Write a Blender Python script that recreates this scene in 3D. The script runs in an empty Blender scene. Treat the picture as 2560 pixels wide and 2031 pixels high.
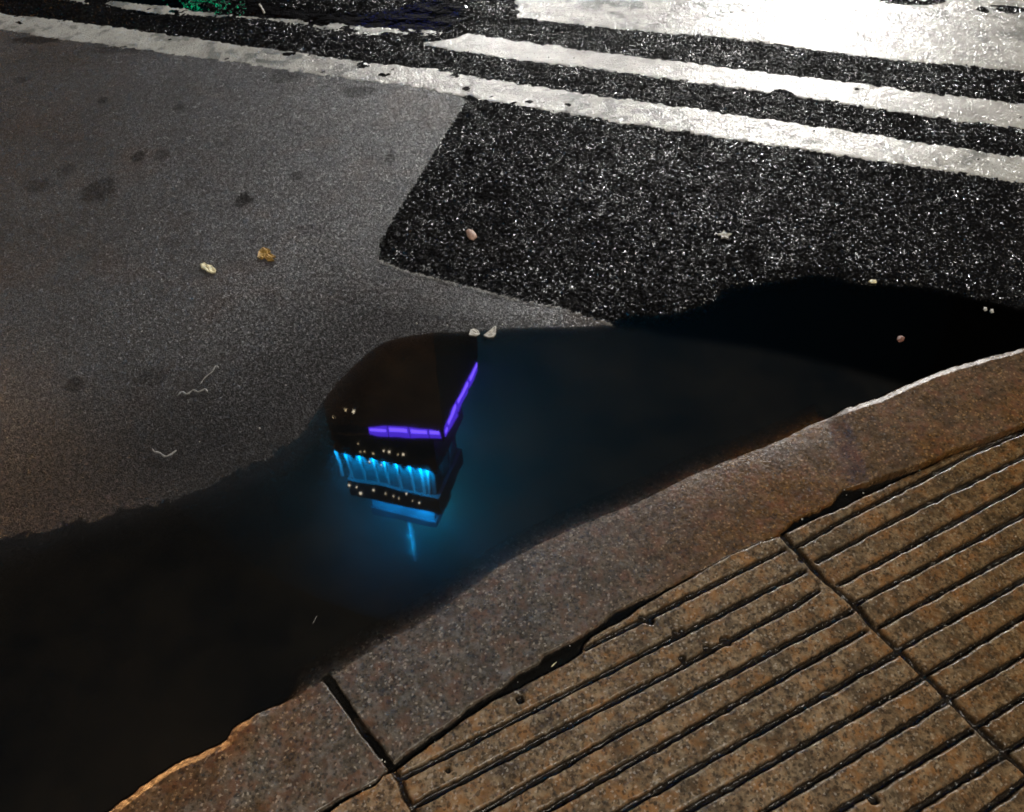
import bpy, bmesh, math, random
import numpy as np
from mathutils import Vector

random.seed(7)
S = bpy.context.scene
COL = S.collection

# ------------------------------------------------------------------ camera
CAM_H = 1.5
PITCH = math.radians(49.5)          # camera looks this far below the horizon
F_PX, PW, PH = 2010.0, 2560.0, 2031.0
cam_d = bpy.data.cameras.new('camera')
cam_d.sensor_width = 36.0
cam_d.sensor_fit = 'HORIZONTAL'
cam_d.lens = 36.0 * F_PX / PW
cam_d.clip_start = 0.02
cam_d.clip_end = 3000
cam = bpy.data.objects.new('camera', cam_d)
cam.location = (0, 0, CAM_H)
cam.rotation_euler = (math.pi / 2 - PITCH, 0, 0)
COL.objects.link(cam)
S.camera = cam

# ------------------------------------------------------------------ world: dark city night sky
W = bpy.data.worlds.new('World')
S.world = W
W.use_nodes = True
wn = W.node_tree.nodes
wl = W.node_tree.links
for n in list(wn):
    wn.remove(n)
wo = wn.new('ShaderNodeOutputWorld')
wb = wn.new('ShaderNodeBackground')
sky = wn.new('ShaderNodeTexSky')
sky.sky_type = 'NISHITA'
sky.sun_disc = False
sky.sun_elevation = math.radians(-6.0)
sky.sun_rotation = math.radians(200)
wb.inputs['Strength'].default_value = 0.35
wl.new(sky.outputs[0], wb.inputs['Color'])
wl.new(wb.outputs[0], wo.inputs['Surface'])

# ------------------------------------------------------------------ exposure and sampling
S.view_settings.view_transform = 'Standard'
S.view_settings.look = 'None'
S.view_settings.exposure = 0
S.view_settings.gamma = 1
S.cycles.use_denoising = True
S.cycles.denoiser = 'OPENIMAGEDENOISE'
S.cycles.max_bounces = 6
S.cycles.sample_clamp_direct = 0
S.cycles.filter_width = 1.7
S.cycles.sample_clamp_indirect = 12
S.cycles.volume_bounces = 0


# ------------------------------------------------------------------ helpers
def ray(px, py):
    x = (px - PW / 2) / F_PX
    y = -(py - PH / 2) / F_PX
    return np.array([x, math.cos(PITCH) + y * math.sin(PITCH), -math.sin(PITCH) + y * math.cos(PITCH)])


def ground(px, py, z=0.0):
    """point of the ground plane that the photo shows at a photo pixel (measuring the photo)"""
    v = ray(px, py)
    t = (CAM_H - z) / -v[2]
    return (v[0] * t, v[1] * t)


def gpts(lst, z=0.0):
    return np.array([ground(a, b, z) for a, b in lst])


def tag(o, label=None, cat=None, group=None, kind=None):
    if label: o['label'] = label
    if cat: o['category'] = cat
    if group: o['group'] = group
    if kind: o['kind'] = kind
    return o


def empty(name, loc=(0, 0, 0)):
    o = bpy.data.objects.new(name, None)
    o.location = loc
    COL.objects.link(o)
    return o


def link_mesh(name, me, mat, parent=None, smooth=False):
    if mat:
        me.materials.append(mat)
    if smooth:
        me.polygons.foreach_set('use_smooth', np.ones(len(me.polygons), bool))
    o = bpy.data.objects.new(name, me)
    COL.objects.link(o)
    if parent:
        o.parent = parent
    return o


def from_bm(name, bm, mat, parent=None, smooth=False):
    me = bpy.data.meshes.new(name)
    bm.normal_update()
    bm.to_mesh(me)
    bm.free()
    return link_mesh(name, me, mat, parent, smooth)


def prism(bm, poly, z0, z1):
    """vertical prism over a plan polygon"""
    lo = [bm.verts.new((p[0], p[1], z0)) for p in poly]
    hi = [bm.verts.new((p[0], p[1], z1)) for p in poly]
    n = len(poly)
    for i in range(n):
        bm.faces.new((lo[i], lo[(i + 1) % n], hi[(i + 1) % n], hi[i]))
    bm.faces.new(hi)
    bm.faces.new(lo[::-1])


def box(bm, c, s, rz=0.0):
    cx, cy, cz = c
    hx, hy, hz = s[0] / 2, s[1] / 2, s[2] / 2
    ca, sa = math.cos(rz), math.sin(rz)
    P = [(cx + x * ca - y * sa, cy + x * sa + y * ca) for x, y in ((-hx, -hy), (hx, -hy), (hx, hy), (-hx, hy))]
    prism(bm, P, cz - hz, cz + hz)


def cone(bm, a, b, r0, r1, n=16):
    a, b = Vector(a), Vector(b)
    d = (b - a).normalized()
    u = d.orthogonal().normalized()
    v = d.cross(u)
    A = [bm.verts.new(a + (u * math.cos(t) + v * math.sin(t)) * r0) for t in [2 * math.pi * i / n for i in range(n)]]
    B = [bm.verts.new(b + (u * math.cos(t) + v * math.sin(t)) * r1) for t in [2 * math.pi * i / n for i in range(n)]]
    for i in range(n):
        bm.faces.new((A[i], A[(i + 1) % n], B[(i + 1) % n], B[i]))
    bm.faces.new(B)
    bm.faces.new(A[::-1])


# --- numpy noise
def hsh(ix, iy, seed):
    h = (ix.astype(np.int64) * 374761393 + iy.astype(np.int64) * 668265263 + seed * 974634777) & 0xFFFFFFFF
    h = ((h ^ (h >> 13)) * 1274126177) & 0xFFFFFFFF
    h = h ^ (h >> 16)
    return (h & 0xFFFFFF) / float(0xFFFFFF)


def vnoise(x, y, s, seed=0):
    """smooth value noise in 0..1, cell size s metres"""
    x = x / s
    y = y / s
    ix, iy = np.floor(x), np.floor(y)
    fx, fy = x - ix, y - iy
    fx = fx * fx * (3 - 2 * fx)
    fy = fy * fy * (3 - 2 * fy)
    a, b = hsh(ix, iy, seed), hsh(ix + 1, iy, seed)
    c, d = hsh(ix, iy + 1, seed), hsh(ix + 1, iy + 1, seed)
    return (a * (1 - fx) + b * fx) * (1 - fy) + (c * (1 - fx) + d * fx) * fy


def fbm(x, y, s, seed=0, o=4):
    r, a, t = 0, 1.0, 0
    for i in range(o):
        r = r + a * vnoise(x, y, s / 2 ** i, seed + i * 17)
        t += a
        a *= .55
    return r / t


def stones(x, y, s, seed=0):
    """domed stones of size s: 1 on a stone's middle, 0 between stones"""
    gx, gy = x / s, y / s
    ix, iy = np.floor(gx), np.floor(gy)
    best = np.full(x.shape, 9.0)
    hh = np.zeros(x.shape)
    for dx in (-1, 0, 1):
        for dy in (-1, 0, 1):
            cx, cy = ix + dx, iy + dy
            px = cx + hsh(cx, cy, seed)
            py = cy + hsh(cx, cy, seed + 1)
            d = (gx - px) ** 2 + (gy - py) ** 2
            m = d < best
            best = np.where(m, d, best)
            hh = np.where(m, hsh(cx, cy, seed + 2), hh)
    return np.clip(1 - best, 0, 1) * (.45 + .55 * hh)


def dist_poly(x, y, P, closed=False):
    """distance to a polyline"""
    P = np.asarray(P, float)
    Q = list(zip(P[:-1], P[1:]))
    if closed:
        Q.append((P[-1], P[0]))
    best = np.full(x.shape, 1e9)
    for a, b in Q:
        d = b - a
        L = (d @ d) + 1e-12
        t = np.clip(((x - a[0]) * d[0] + (y - a[1]) * d[1]) / L, 0, 1)
        best = np.minimum(best, (x - a[0] - t * d[0]) ** 2 + (y - a[1] - t * d[1]) ** 2)
    return np.sqrt(best)


def inside(x, y, P):
    P = np.asarray(P, float)
    r = np.zeros(x.shape, bool)
    n = len(P)
    for i in range(n):
        a, b = P[i], P[(i + 1) % n]
        if a[1] == b[1]:
            continue
        c = ((a[1] > y) != (b[1] > y)) & (x < (b[0] - a[0]) * (y - a[1]) / (b[1] - a[1]) + a[0])
        r ^= c
    return r


def sd_poly(x, y, P):
    """signed distance to a polygon, positive inside"""
    d = dist_poly(x, y, P, True)
    return np.where(inside(x, y, P), d, -d)


def smooth01(t):
    t = np.clip(t, 0, 1)
    return t * t * (3 - 2 * t)


def resample(P, step):
    """Catmull-Rom through the measured points"""
    P = np.asarray(P, float)
    Q = np.vstack([2 * P[0] - P[1], P, 2 * P[-1] - P[-2]])
    out = []
    for i in range(1, len(Q) - 2):
        n = max(2, int(np.linalg.norm(Q[i + 1] - Q[i]) / step))
        for k in range(n):
            t = k / n
            a, b, c, d = Q[i - 1], Q[i], Q[i + 1], Q[i + 2]
            out.append(.5 * ((2 * b) + (-a + c) * t + (2 * a - 5 * b + 4 * c - d) * t * t + (-a + 3 * b - 3 * c + d) * t ** 3))
    out.append(P[-1])
    return np.array(out)


def field_mesh(name, X, Y, Z, keep, mat, attrs=None, parent=None):
    """mesh from a grid of heights, only the quads where keep is True"""
    ny, nx = X.shape
    idx = np.arange(nx * ny).reshape(ny, nx)
    q = np.stack([idx[:-1, :-1], idx[:-1, 1:], idx[1:, 1:], idx[1:, :-1]], -1)[keep]
    used = np.zeros(nx * ny, bool)
    used[q.ravel()] = True
    remap = np.cumsum(used) - 1
    q = remap[q].astype(np.int32)
    co = np.stack([X.ravel()[used], Y.ravel()[used], Z.ravel()[used]], -1).astype(np.float32)
    me = bpy.data.meshes.new(name)
    me.vertices.add(len(co))
    me.vertices.foreach_set('co', co.ravel())
    nf = len(q)
    me.loops.add(nf * 4)
    me.loops.foreach_set('vertex_index', q.ravel())
    me.polygons.add(nf)
    me.polygons.foreach_set('loop_start', np.arange(0, nf * 4, 4, dtype=np.int32))
    me.update(calc_edges=True)
    me.polygons.foreach_set('use_smooth', np.ones(nf, bool))
    for k, v in (attrs or {}).items():
        a = me.attributes.new(k, 'FLOAT', 'POINT')
        a.data.foreach_set('value', v.ravel()[used].astype(np.float32))
    return link_mesh(name, me, mat, parent)


def qmid(A):
    return (A[:-1, :-1] + A[1:, 1:]) / 2


# ------------------------------------------------------------------ material helpers
class NT:
    def __init__(self, name):
        self.m = bpy.data.materials.new(name)
        self.m.use_nodes = True
        self.n = self.m.node_tree.nodes
        self.l = self.m.node_tree.links
        for x in list(self.n):
            self.n.remove(x)
        self.out = self.n.new('ShaderNodeOutputMaterial')
        self.tc = self.n.new('ShaderNodeTexCoord').outputs['Object']

    def put(self, sock, v):
        if isinstance(v, (int, float, tuple, list)):
            if isinstance(v, (tuple, list)) and len(v) == 3 and sock.type == 'RGBA':
                v = tuple(v) + (1,)
            sock.default_value = v
        else:
            self.l.new(v, sock)

    def noise(self, scale, detail=4, rough=.55, vec=None, dist=0):
        t = self.n.new('ShaderNodeTexNoise')
        t.inputs['Scale'].default_value = scale
        t.inputs['Detail'].default_value = detail
        t.inputs['Roughness'].default_value = rough
        t.inputs['Distortion'].default_value = dist
        self.l.new(vec or self.tc, t.inputs['Vector'])
        return t.outputs['Fac']

    def voro(self, scale, feature='F1', out='Distance', rand=1, vec=None):
        t = self.n.new('ShaderNodeTexVoronoi')
        t.feature = feature
        t.inputs['Scale'].default_value = scale
        t.inputs['Randomness'].default_value = rand
        self.l.new(vec or self.tc, t.inputs['Vector'])
        return t.outputs[out]

    def ramp(self, f, stops, interp='LINEAR'):
        t = self.n.new('ShaderNodeValToRGB')
        t.color_ramp.interpolation = interp
        e = t.color_ramp.elements
        while len(e) < len(stops):
            e.new(.5)
        for i, (p, c) in enumerate(stops):
            e[i].position = p
            e[i].color = (c, c, c, 1) if isinstance(c, (int, float)) else tuple(c) + (1,)
        self.l.new(f, t.inputs['Fac'])
        return t.outputs['Color']

    def math(self, op, a, b=0.0, c=None, clamp=False):
        t = self.n.new('ShaderNodeMath')
        t.operation = op
        t.use_clamp = clamp
        self.put(t.inputs[0], a)
        self.put(t.inputs[1], b)
        if c is not None:
            self.put(t.inputs[2], c)
        return t.outputs[0]

    def mix(self, f, a, b, mode='MIX'):
        t = self.n.new('ShaderNodeMix')
        t.data_type = 'RGBA'
        t.blend_type = mode
        self.put(t.inputs[0], f)
        self.put(t.inputs[6], a)
        self.put(t.inputs[7], b)
        return t.outputs[2]

    def attr(self, name):
        t = self.n.new('ShaderNodeAttribute')
        t.attribute_name = name
        return t.outputs['Fac']

    def bump(self, h, dist, strength=1.0, normal=None):
        t = self.n.new('ShaderNodeBump')
        t.inputs['Distance'].default_value = dist
        self.put(t.inputs['Strength'], strength)
        self.l.new(h, t.inputs['Height'])
        if normal:
            self.l.new(normal, t.inputs['Normal'])
        return t.outputs['Normal']

    def vmath(self, op, a, b=None, sc=None):
        t = self.n.new('ShaderNodeVectorMath')
        t.operation = op
        self.put(t.inputs[0], a)
        if b is not None: self.put(t.inputs[1], b)
        if sc is not None: self.put(t.inputs['Scale'], sc)
        return t.outputs[0]

    def facets(self, scale, k, warp=.35, normal=None):
        """grains: every cell is a little facet with its own tilt"""
        w = self.n.new('ShaderNodeTexNoise')
        w.inputs['Scale'].default_value = scale * 1.3
        w.inputs['Detail'].default_value = 2
        self.l.new(self.tc, w.inputs['Vector'])
        p = self.vmath('ADD', self.tc, self.vmath('SCALE', self.vmath('SUBTRACT', w.outputs['Color'], (.5, .5, .5)), sc=warp * 2 / scale))
        c = self.voro(scale, 'F1', 'Color', vec=p)
        d = self.vmath('MULTIPLY', self.vmath('SUBTRACT', c, (.5, .5, .5)), (2 * k, 2 * k, 0))
        if normal is None:
            g = self.n.new('ShaderNodeNewGeometry')
            normal = g.outputs['Normal']
        return self.vmath('NORMALIZE', self.vmath('ADD', normal, d))

    def pbr(self, **k):
        t = self.n.new('ShaderNodeBsdfPrincipled')
        for a, v in k.items():
            self.put(t.inputs[a.replace('_', ' ')], v)
        self.l.new(t.outputs[0], self.out.inputs['Surface'])
        return t.outputs[0]


def simple(name, col, rough=.5, nscale=30, var=.25, bump=0.0, metallic=0.0, emit=None, es=0.0, bscale=None):
    t = NT(name)
    n = t.noise(nscale, 5)
    c = t.mix(t.ramp(n, [(.3, 0.0), (.7, 1.0)]), tuple(x * (1 - var) for x in col), tuple(min(1, x * (1 + var)) for x in col))
    k = dict(Base_Color=c, Roughness=rough, Metallic=metallic)
    if bump:
        k['Normal'] = t.bump(t.noise(bscale or nscale * 3, 4), bump)
    if emit:
        k['Emission_Color'] = emit
        k['Emission_Strength'] = es
    t.pbr(**k)
    return t.m


# asphalt: black wet chippings
t = NT('wet_asphalt')
v1 = t.voro(120, 'SMOOTH_F1')
v2 = t.voro(230)
hgt = t.math('ADD', t.math('MULTIPLY', t.math('SUBTRACT', 1, v1), 1.0), t.math('MULTIPLY', t.math('SUBTRACT', 1, v2), .22))
spot = t.ramp(t.voro(118, 'F1', 'Color'), [(.0, 0.0), (.72, .06), (1.0, 1.0)])
base = t.mix(spot, (.0035, .0035, .004), (.024, .024, .023))
patch = t.ramp(t.noise(5, 4), [(.35, 0.0), (.7, 1.0)])
base = t.mix(t.math('MULTIPLY', patch, .5), base, (.008, .0075, .007))
t.pbr(Base_Color=base, Roughness=t.math('MULTIPLY_ADD', t.noise(60, 3), .18, .09), IOR=1.42,
      Specular_IOR_Level=t.math('MULTIPLY', t.ramp(t.voro(131, 'F1', 'Color'), [(.46, .01), (.72, .10), (.97, .46)]), t.ramp(t.noise(9, 4, .6), [(.36, .12), (.64, 1.0)])),
      Normal=t.facets(175, .38, normal=t.bump(hgt, .0026, 1.0)))
M_ASPH = t.m

# concrete: fine grained, grey, wet
t = NT('wet_concrete')
g1 = t.noise(330, 3, .75)
g2 = t.voro(300)
hgt = t.math('ADD', g1, t.math('MULTIPLY', g2, .9))
fine = t.ramp(g1, [(.33, 0.0), (.68, 1.0)])
base = t.mix(fine, (.027, .0275, .029), (.115, .117, .120))
grit = t.ramp(t.voro(420, 'F1', 'Color'), [(.0, 0.0), (.78, .0), (1.0, 1.0)])
base = t.mix(t.math('MULTIPLY', grit, .55), base, (.26, .25, .23))
big = t.ramp(t.noise(2.6, 5, .6), [(.3, 0.0), (.72, 1.0)])
base = t.mix(t.math('MULTIPLY', big, .5), base, (.030, .025, .020))
rust = t.ramp(t.noise(3.6, 4, .6, dist=.6), [(.52, 0.0), (.75, 1.0)])
base = t.mix(t.math('MULTIPLY', rust, .28), base, (.115, .066, .040))
base = t.mix(t.attr('stain'), base, (.022, .021, .021))
base = t.mix(t.attr('pale'), base, (.30, .29, .27))
t.pbr(Base_Color=base, Roughness=t.math('MULTIPLY_ADD', t.noise(45, 3), .16, .17), IOR=1.4,
      Specular_IOR_Level=t.math('MULTIPLY', .42, t.math('SUBTRACT', 1.0, t.math('MULTIPLY', t.attr('stain'), .85))),
      Normal=t.facets(240, .26, normal=t.bump(t.math('ADD', hgt, t.math('MULTIPLY', t.noise(110, 3, .6), 1.6)), .0011, 1.0)))
M_CONC = t.m

# road paint: thick thermoplastic, wet and dirty
t = NT('white_road_paint')
n1 = t.noise(60, 5, .65)
n2 = t.noise(9, 5, .6)
v = t.voro(150)
hgt = t.math('ADD', t.math('ADD', t.noise(120, 4, .6), t.math('MULTIPLY', v, .7)), t.math('MULTIPLY', t.noise(22, 3, .6), 4.0))
base = t.mix(t.ramp(n2, [(.3, 0.0), (.7, 1.0)]), (.36, .35, .32), (.60, .59, .55))
base = t.mix(t.math('MULTIPLY', t.ramp(n1, [(.55, 0.0), (.80, 1.0)]), .55), base, (.33, .31, .27))
pit = t.ramp(t.noise(95, 3, .6), [(.62, 0.0), (.70, 1.0)])
base = t.mix(t.math('MULTIPLY', pit, .7), base, (.10, .10, .09))
base = t.mix(t.attr('stain'), base, (.13, .14, .13))
t.pbr(Base_Color=base, Roughness=t.math('MULTIPLY_ADD', t.noise(20, 3), .34, .02), IOR=1.5,
      Normal=t.facets(260, .16, normal=t.bump(hgt, .0012, 1.0)))
M_PAINT = t.m


# granite of the kerb and of the ribbed slabs
def granite(name, cols, speck, wetcol, bump=.0009, rough=(.10, .22), tilt=.10):
    t = NT(name)
    a = t.noise(120, 4, .6)
    b = t.noise(34, 5, .65)
    c = t.noise(11, 4, .6)
    base = t.mix(t.ramp(a, [(.34, 0.0), (.66, 1.0)]), cols[0], cols[1])
    base = t.mix(t.math('MULTIPLY', t.ramp(b, [(.48, 0.0), (.62, 1.0)]), .75), base, cols[2])
    base = t.mix(t.math('MULTIPLY', t.ramp(c, [(.48, 0.0), (.62, 1.0)]), .6), base, cols[3])
    base = t.mix(t.math('MULTIPLY', t.ramp(t.noise(52, 4, .6), [(.50, 0.0), (.66, 1.0)]), .45), base, cols[4])
    d = t.voro(210, 'F1', 'Color')
    base = t.mix(t.math('MULTIPLY', t.ramp(d, [(.0, 1.0), (.22, 1.0), (.27, 0.0)]), .62), base, speck)
    base = t.mix(t.math('MULTIPLY', t.ramp(t.voro(260, 'F1', 'Color'), [(.80, 0.0), (.86, 1.0)]), .35), base, (.50, .44, .36))
    dk = t.ramp(t.noise(17, 4, .6), [(.60, 0.0), (.74, 1.0)])
    base = t.mix(t.math('MULTIPLY', dk, .55), base, speck)
    base = t.mix(t.attr('wet'), base, t.mix(1.0, base, wetcol, 'MULTIPLY'))
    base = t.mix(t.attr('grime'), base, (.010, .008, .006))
    h = t.math('ADD', a, t.math('MULTIPLY', t.noise(420, 2, .7), .5))
    r = t.math('MULTIPLY_ADD', b, rough[1], rough[0])
    t.pbr(Base_Color=base, Roughness=r, IOR=1.42, Normal=t.facets(240, tilt, normal=t.bump(h, bump, 1.0)))
    return t.m


M_SLAB = granite('brown_granite', [(.050, .034, .021), (.232, .160, .093), (.258, .125, .043), (.038, .033, .024), (.35, .27, .175)],
                 (.022, .017, .012), (.60, .45, .22))
M_KERB = granite('grey_pink_granite', [(.043, .035, .026), (.130, .104, .076), (.122, .062, .036), (.042, .037, .029), (.17, .16, .145)],
                 (.014, .012, .010), (1.0, .60, .24), rough=(.16, .26), tilt=.05)

# puddle water: clear where it is a film, murky where it is deep
t = NT('puddle_water')
fr = t.n.new('ShaderNodeFresnel')
fr.inputs['IOR'].default_value = 1.40
gl = t.n.new('ShaderNodeBsdfGlossy')
gl.inputs['Roughness'].default_value = .018
gl.inputs['Color'].default_value = (1, 1, 1, 1)
rip = t.bump(t.noise(6, 2, .5), .00016, 1.0)
t.l.new(rip, gl.inputs['Normal'])
t.l.new(rip, fr.inputs['Normal'])
tr = t.n.new('ShaderNodeBsdfTransparent')
df = t.n.new('ShaderNodeBsdfDiffuse')
mud = t.mix(t.ramp(t.noise(4, 5, .6), [(.35, 0.0), (.7, 1.0)]), (.0040, .0046, .0052), (.0105, .0095, .0080))
mud = t.mix(t.attr('black'), mud, (.0006, .0006, .0006))
t.l.new(mud, df.inputs['Color'])
m1 = t.n.new('ShaderNodeMixShader')
t.l.new(t.attr('murk'), m1.inputs[0])
t.l.new(tr.outputs[0], m1.inputs[1])
t.l.new(df.outputs[0], m1.inputs[2])
m2 = t.n.new('ShaderNodeMixShader')
t.l.new(fr.outputs[0], m2.inputs[0])
t.l.new(m1.outputs[0], m2.inputs[1])
t.l.new(gl.outputs[0], m2.inputs[2])
t.l.new(m2.outputs[0], t.out.inputs['Surface'])
M_WATER = t.m


def rippled(m):
    m = m.copy()
    m.name = 'rippled_water'
    for n in m.node_tree.nodes:
        if n.type == 'BUMP': n.inputs['Distance'].default_value = .006
        if n.type == 'TEX_NOISE' and abs(n.inputs['Scale'].default_value - 6) < .01:
            n.inputs['Scale'].default_value = 13
            n.inputs['Detail'].default_value = 3
    return m


M_WATER2 = rippled(M_WATER)

# ------------------------------------------------------------------ measured outlines (metres, on the ground)
ZP = .012
front = resample(gpts([(60, 2170), (170, 2100), (285, 2031), (356, 1978), (445, 1918), (534, 1877), (572, 1858), (588, 1829), (641, 1794),
                       (713, 1758), (825, 1690), (950, 1616), (1069, 1550), (1180, 1475), (1280, 1402), (1458, 1313), (1607, 1248),
                       (1755, 1176), (1933, 1111), (2040, 1060), (2105, 1034), (2171, 1013), (2260, 974), (2349, 938),
                       (2468, 903), (2560, 879), (2700, 845), (2900, 800)]), .03)
far_side = gpts([(2900, 2300), (60, 2300)])
PAVE = np.vstack([front, far_side, [[-2.5, -1.0]]])
PAVE = np.vstack([front, [[3.6, 1.0], [3.6, -.6], [-1.6, -.6], [-1.3, .0]]])

kerb_back = gpts([(640, 2120), (720, 2075), (800, 2028), (858, 1992), (897, 1976), (940, 1956), (965, 1930), (982, 1911), (1027, 1875), (1086, 1836),
                  (1144, 1794), (1170, 1768), (1216, 1739), (1255, 1720), (1297, 1684), (1349, 1658), (1358, 1638),
                  (1436, 1599), (1500, 1560), (1540, 1527), (1643, 1482), (1725, 1440), (1806, 1401), (1949, 1337),
                  (1990, 1299), (2042, 1278), (2087, 1257), (2110, 1222), (2168, 1212), (2217, 1196), (2315, 1163),
                  (2379, 1134), (2477, 1100), (2560, 1066), (2700, 1010), (2900, 940)], ZP)
slab_front = gpts([(650, 2130), (740, 2080), (820, 2031), (865, 1999), (907, 1976), (940, 1960), (956, 1937), (985, 1928), (995, 1921), (1086, 1853),
                   (1151, 1804), (1222, 1758), (1352, 1690), (1400, 1667), (1455, 1632), (1461, 1610), (1481, 1589),
                   (1572, 1540), (1595, 1521), (1676, 1472), (1738, 1436), (1822, 1388), (1897, 1355), (1945, 1340),
                   (1967, 1332), (2022, 1303), (2087, 1277), (2168, 1238), (2243, 1202), (2308, 1173), (2366, 1144),
                   (2457, 1112), (2560, 1075), (2700, 1020), (2900, 950)], ZP)
cap = np.array([[3.6, -.6], [-1.6, -.6]])
KERB_IN = np.vstack([kerb_back, [[3.6, 1.2], [3.6, 3.6], [-1.9, 3.6], [-1.9, .05]]])      # everything in front of the kerb's back edge
SLABS = np.vstack([slab_front, [[3.6, 1.0]], cap])
kerb_joint = gpts([(815, 1690), (823, 1700), (903, 1818), (965, 1897), (990, 1935)], ZP)
joint_ca = gpts([(980, 1920), (1000, 1950), (1012, 1990), (1030, 2022), (1080, 2120), (1160, 2300)], ZP)
joint_ab = gpts([(1948, 1325), (1961, 1342), (1980, 1364), (2000, 1381), (2029, 1416), (2068, 1455), (2139, 1512), (2185, 1568),
                 (2250, 1628), (2313, 1687), (2378, 1752), (2438, 1812), (2503, 1871), (2560, 1924), (2700, 2060), (2900, 2260)], ZP)
GA = [((1465, 1620), (1958, 1375)), ((1001, 1947), (2010, 1427)), ((1040, 2012), (1700, 1668), (2000, 1505), (2045, 1476)),
      ((1300, 1975), (1673, 1764), (2129, 1525)), ((1358, 2031), (2162, 1577)), ((1547, 2031), (2243, 1632)),
      ((1700, 2038), (2305, 1694)), ((1912, 2028), (2366, 1752)), ((2094, 2028), (2428, 1827)),
      ((2282, 2028), (2509, 1888)), ((2440, 2045), (2565, 1950))]
GB = [((1987, 1368), (2126, 1290), (2461, 1118), (2560, 1078)), ((2042, 1403), (2263, 1286), (2560, 1140)),
      ((2094, 1462), (2560, 1212)), ((2142, 1507), (2560, 1286)), ((2198, 1566), (2560, 1368)), ((2250, 1622), (2560, 1449)),
      ((2315, 1687), (2560, 1541)), ((2373, 1745), (2560, 1638)), ((2444, 1814), (2560, 1742)), ((2512, 1882), (2560, 1852))]


def extend(P, a, b):
    P = np.asarray(P, float)
    d0 = (P[0] - P[1]) / np.linalg.norm(P[0] - P[1])
    d1 = (P[-1] - P[-2]) / np.linalg.norm(P[-1] - P[-2])
    if a: P = np.vstack([P[0] + d0 * a, P])
    if b: P = np.vstack([P, P[-1] + d1 * b])
    return P


grooves_a = [extend(gpts(g, ZP), .45 if i > 2 else 0, 0) for i, g in enumerate(GA)]
grooves_b = [extend(gpts(g, ZP), 0, .5) for g in GB]
CH = gpts([(1705, 1647), (1816, 1602), (1770, 1622), (1708, 1579), (1625, 1552), (1605, 1545), (2185, 2000), (1300, 1750), (1690, 1583),
           (1120, 1925), (2003, 1400)], ZP)
CHR = [.0062, .010, .0065, .0085, .006, .006, .008, .006, .007, .005, .007]

# puddle shoreline on the road side
shore = resample(gpts([(-200, 1340), (0, 1270), (178, 1218), (297, 1184), (475, 1138), (653, 1075), (790, 965), (840, 925), (880, 893), (925, 862),
                       (968, 843), (1069, 828), (1188, 826), (1280, 817), (1488, 811), (1577, 790), (1696, 780), (1785, 750),
                       (1815, 718), (1904, 709), (2052, 685), (2141, 707), (2290, 715), (2409, 735), (2560, 772), (2800, 820)]), .04)
PUD = np.vstack([shore, [[3.4, 1.9], [3.4, .4], [-1.6, -.5], [-2.2, .2]]])
PUD2 = resample(gpts([(300, -70), (620, -80), (690, 14), (800, 26), (930, 36), (1010, 20), (1060, 2), (1130, 6), (1170, 22), (1150, 50),
                      (1110, 76), (1000, 84), (850, 74), (700, 52), (640, 42), (480, 36), (345, 30), (285, 5)]), .05)
# concrete area (left of the coarse asphalt)
CONC = gpts([(-900, 40), (-300, 30), (0, 60), (119, 80), (238, 90), (416, 114), (594, 140), (772, 165), (950, 195), (1099, 210), (1168, 256),
             (1060, 432), (955, 600), (950, 655), (1010, 682), (1099, 704), (1190, 727), (1280, 752), (1400, 774), (1530, 811),
             (1700, 846), (1880, 872), (2000, 895), (2120, 925), (2240, 960), (2320, 990), (2360, 1100), (1500, 1900), (-900, 3300)])
CONC[-1] = (-3.2, -.4)
CONC[-2] = (0.4, .2)
CONC[0] = (-3.4, 4.4)
conc_edge = gpts([(950, 657), (1010, 682), (1099, 704), (1190, 727), (1280, 752), (1400, 774), (1530, 811)])


# ------------------------------------------------------------------ heights
def road_height(X, Y):
    sp = sd_poly(X, Y, PUD)                      # >0 inside the big puddle
    gx = smooth01((X + .55) / .5)                # 0 at the left: long shallow beach; 1 right: short
    n = fbm(X, Y, .09, 5) - .5
    slope = .013 + .15 * gx
    out = np.minimum(.0065, -sp * slope)
    ins = -np.minimum(.028, sp * (slope * (.9 + .6 * gx)) + np.maximum(0, sp - .12) * .03)
    base = np.where(sp < 0, out, ins) + n * .0004
    s2 = sd_poly(X, Y, PUD2)
    base = np.where(s2 > -.12, np.minimum(base, np.clip(-s2 * .10, -.010, .0065) + n * .004), base)
    inc = inside(X + (vnoise(X, Y, .011, 15) + vnoise(X, Y, .05, 17) - 1) * .008, Y + (vnoise(X, Y, .011, 16) + vnoise(X, Y, .05, 18) - 1) * .008, CONC)
    dc = dist_poly(X, Y, conc_edge)
    asph = stones(X, Y, .0115, 3) * .0052 + stones(X, Y, .026, 9) * .0022 - .0035
    conc = (vnoise(X, Y, .011, 21) - .5) * .0003 + (vnoise(X, Y, .05, 22) - .5) * .0004 + .0012
    lip = np.exp(-(dc / .012) ** 2) * .0024
    tex = np.where(inc, conc + lip, asph)
    return base + tex, inc, sp, s2


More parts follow.
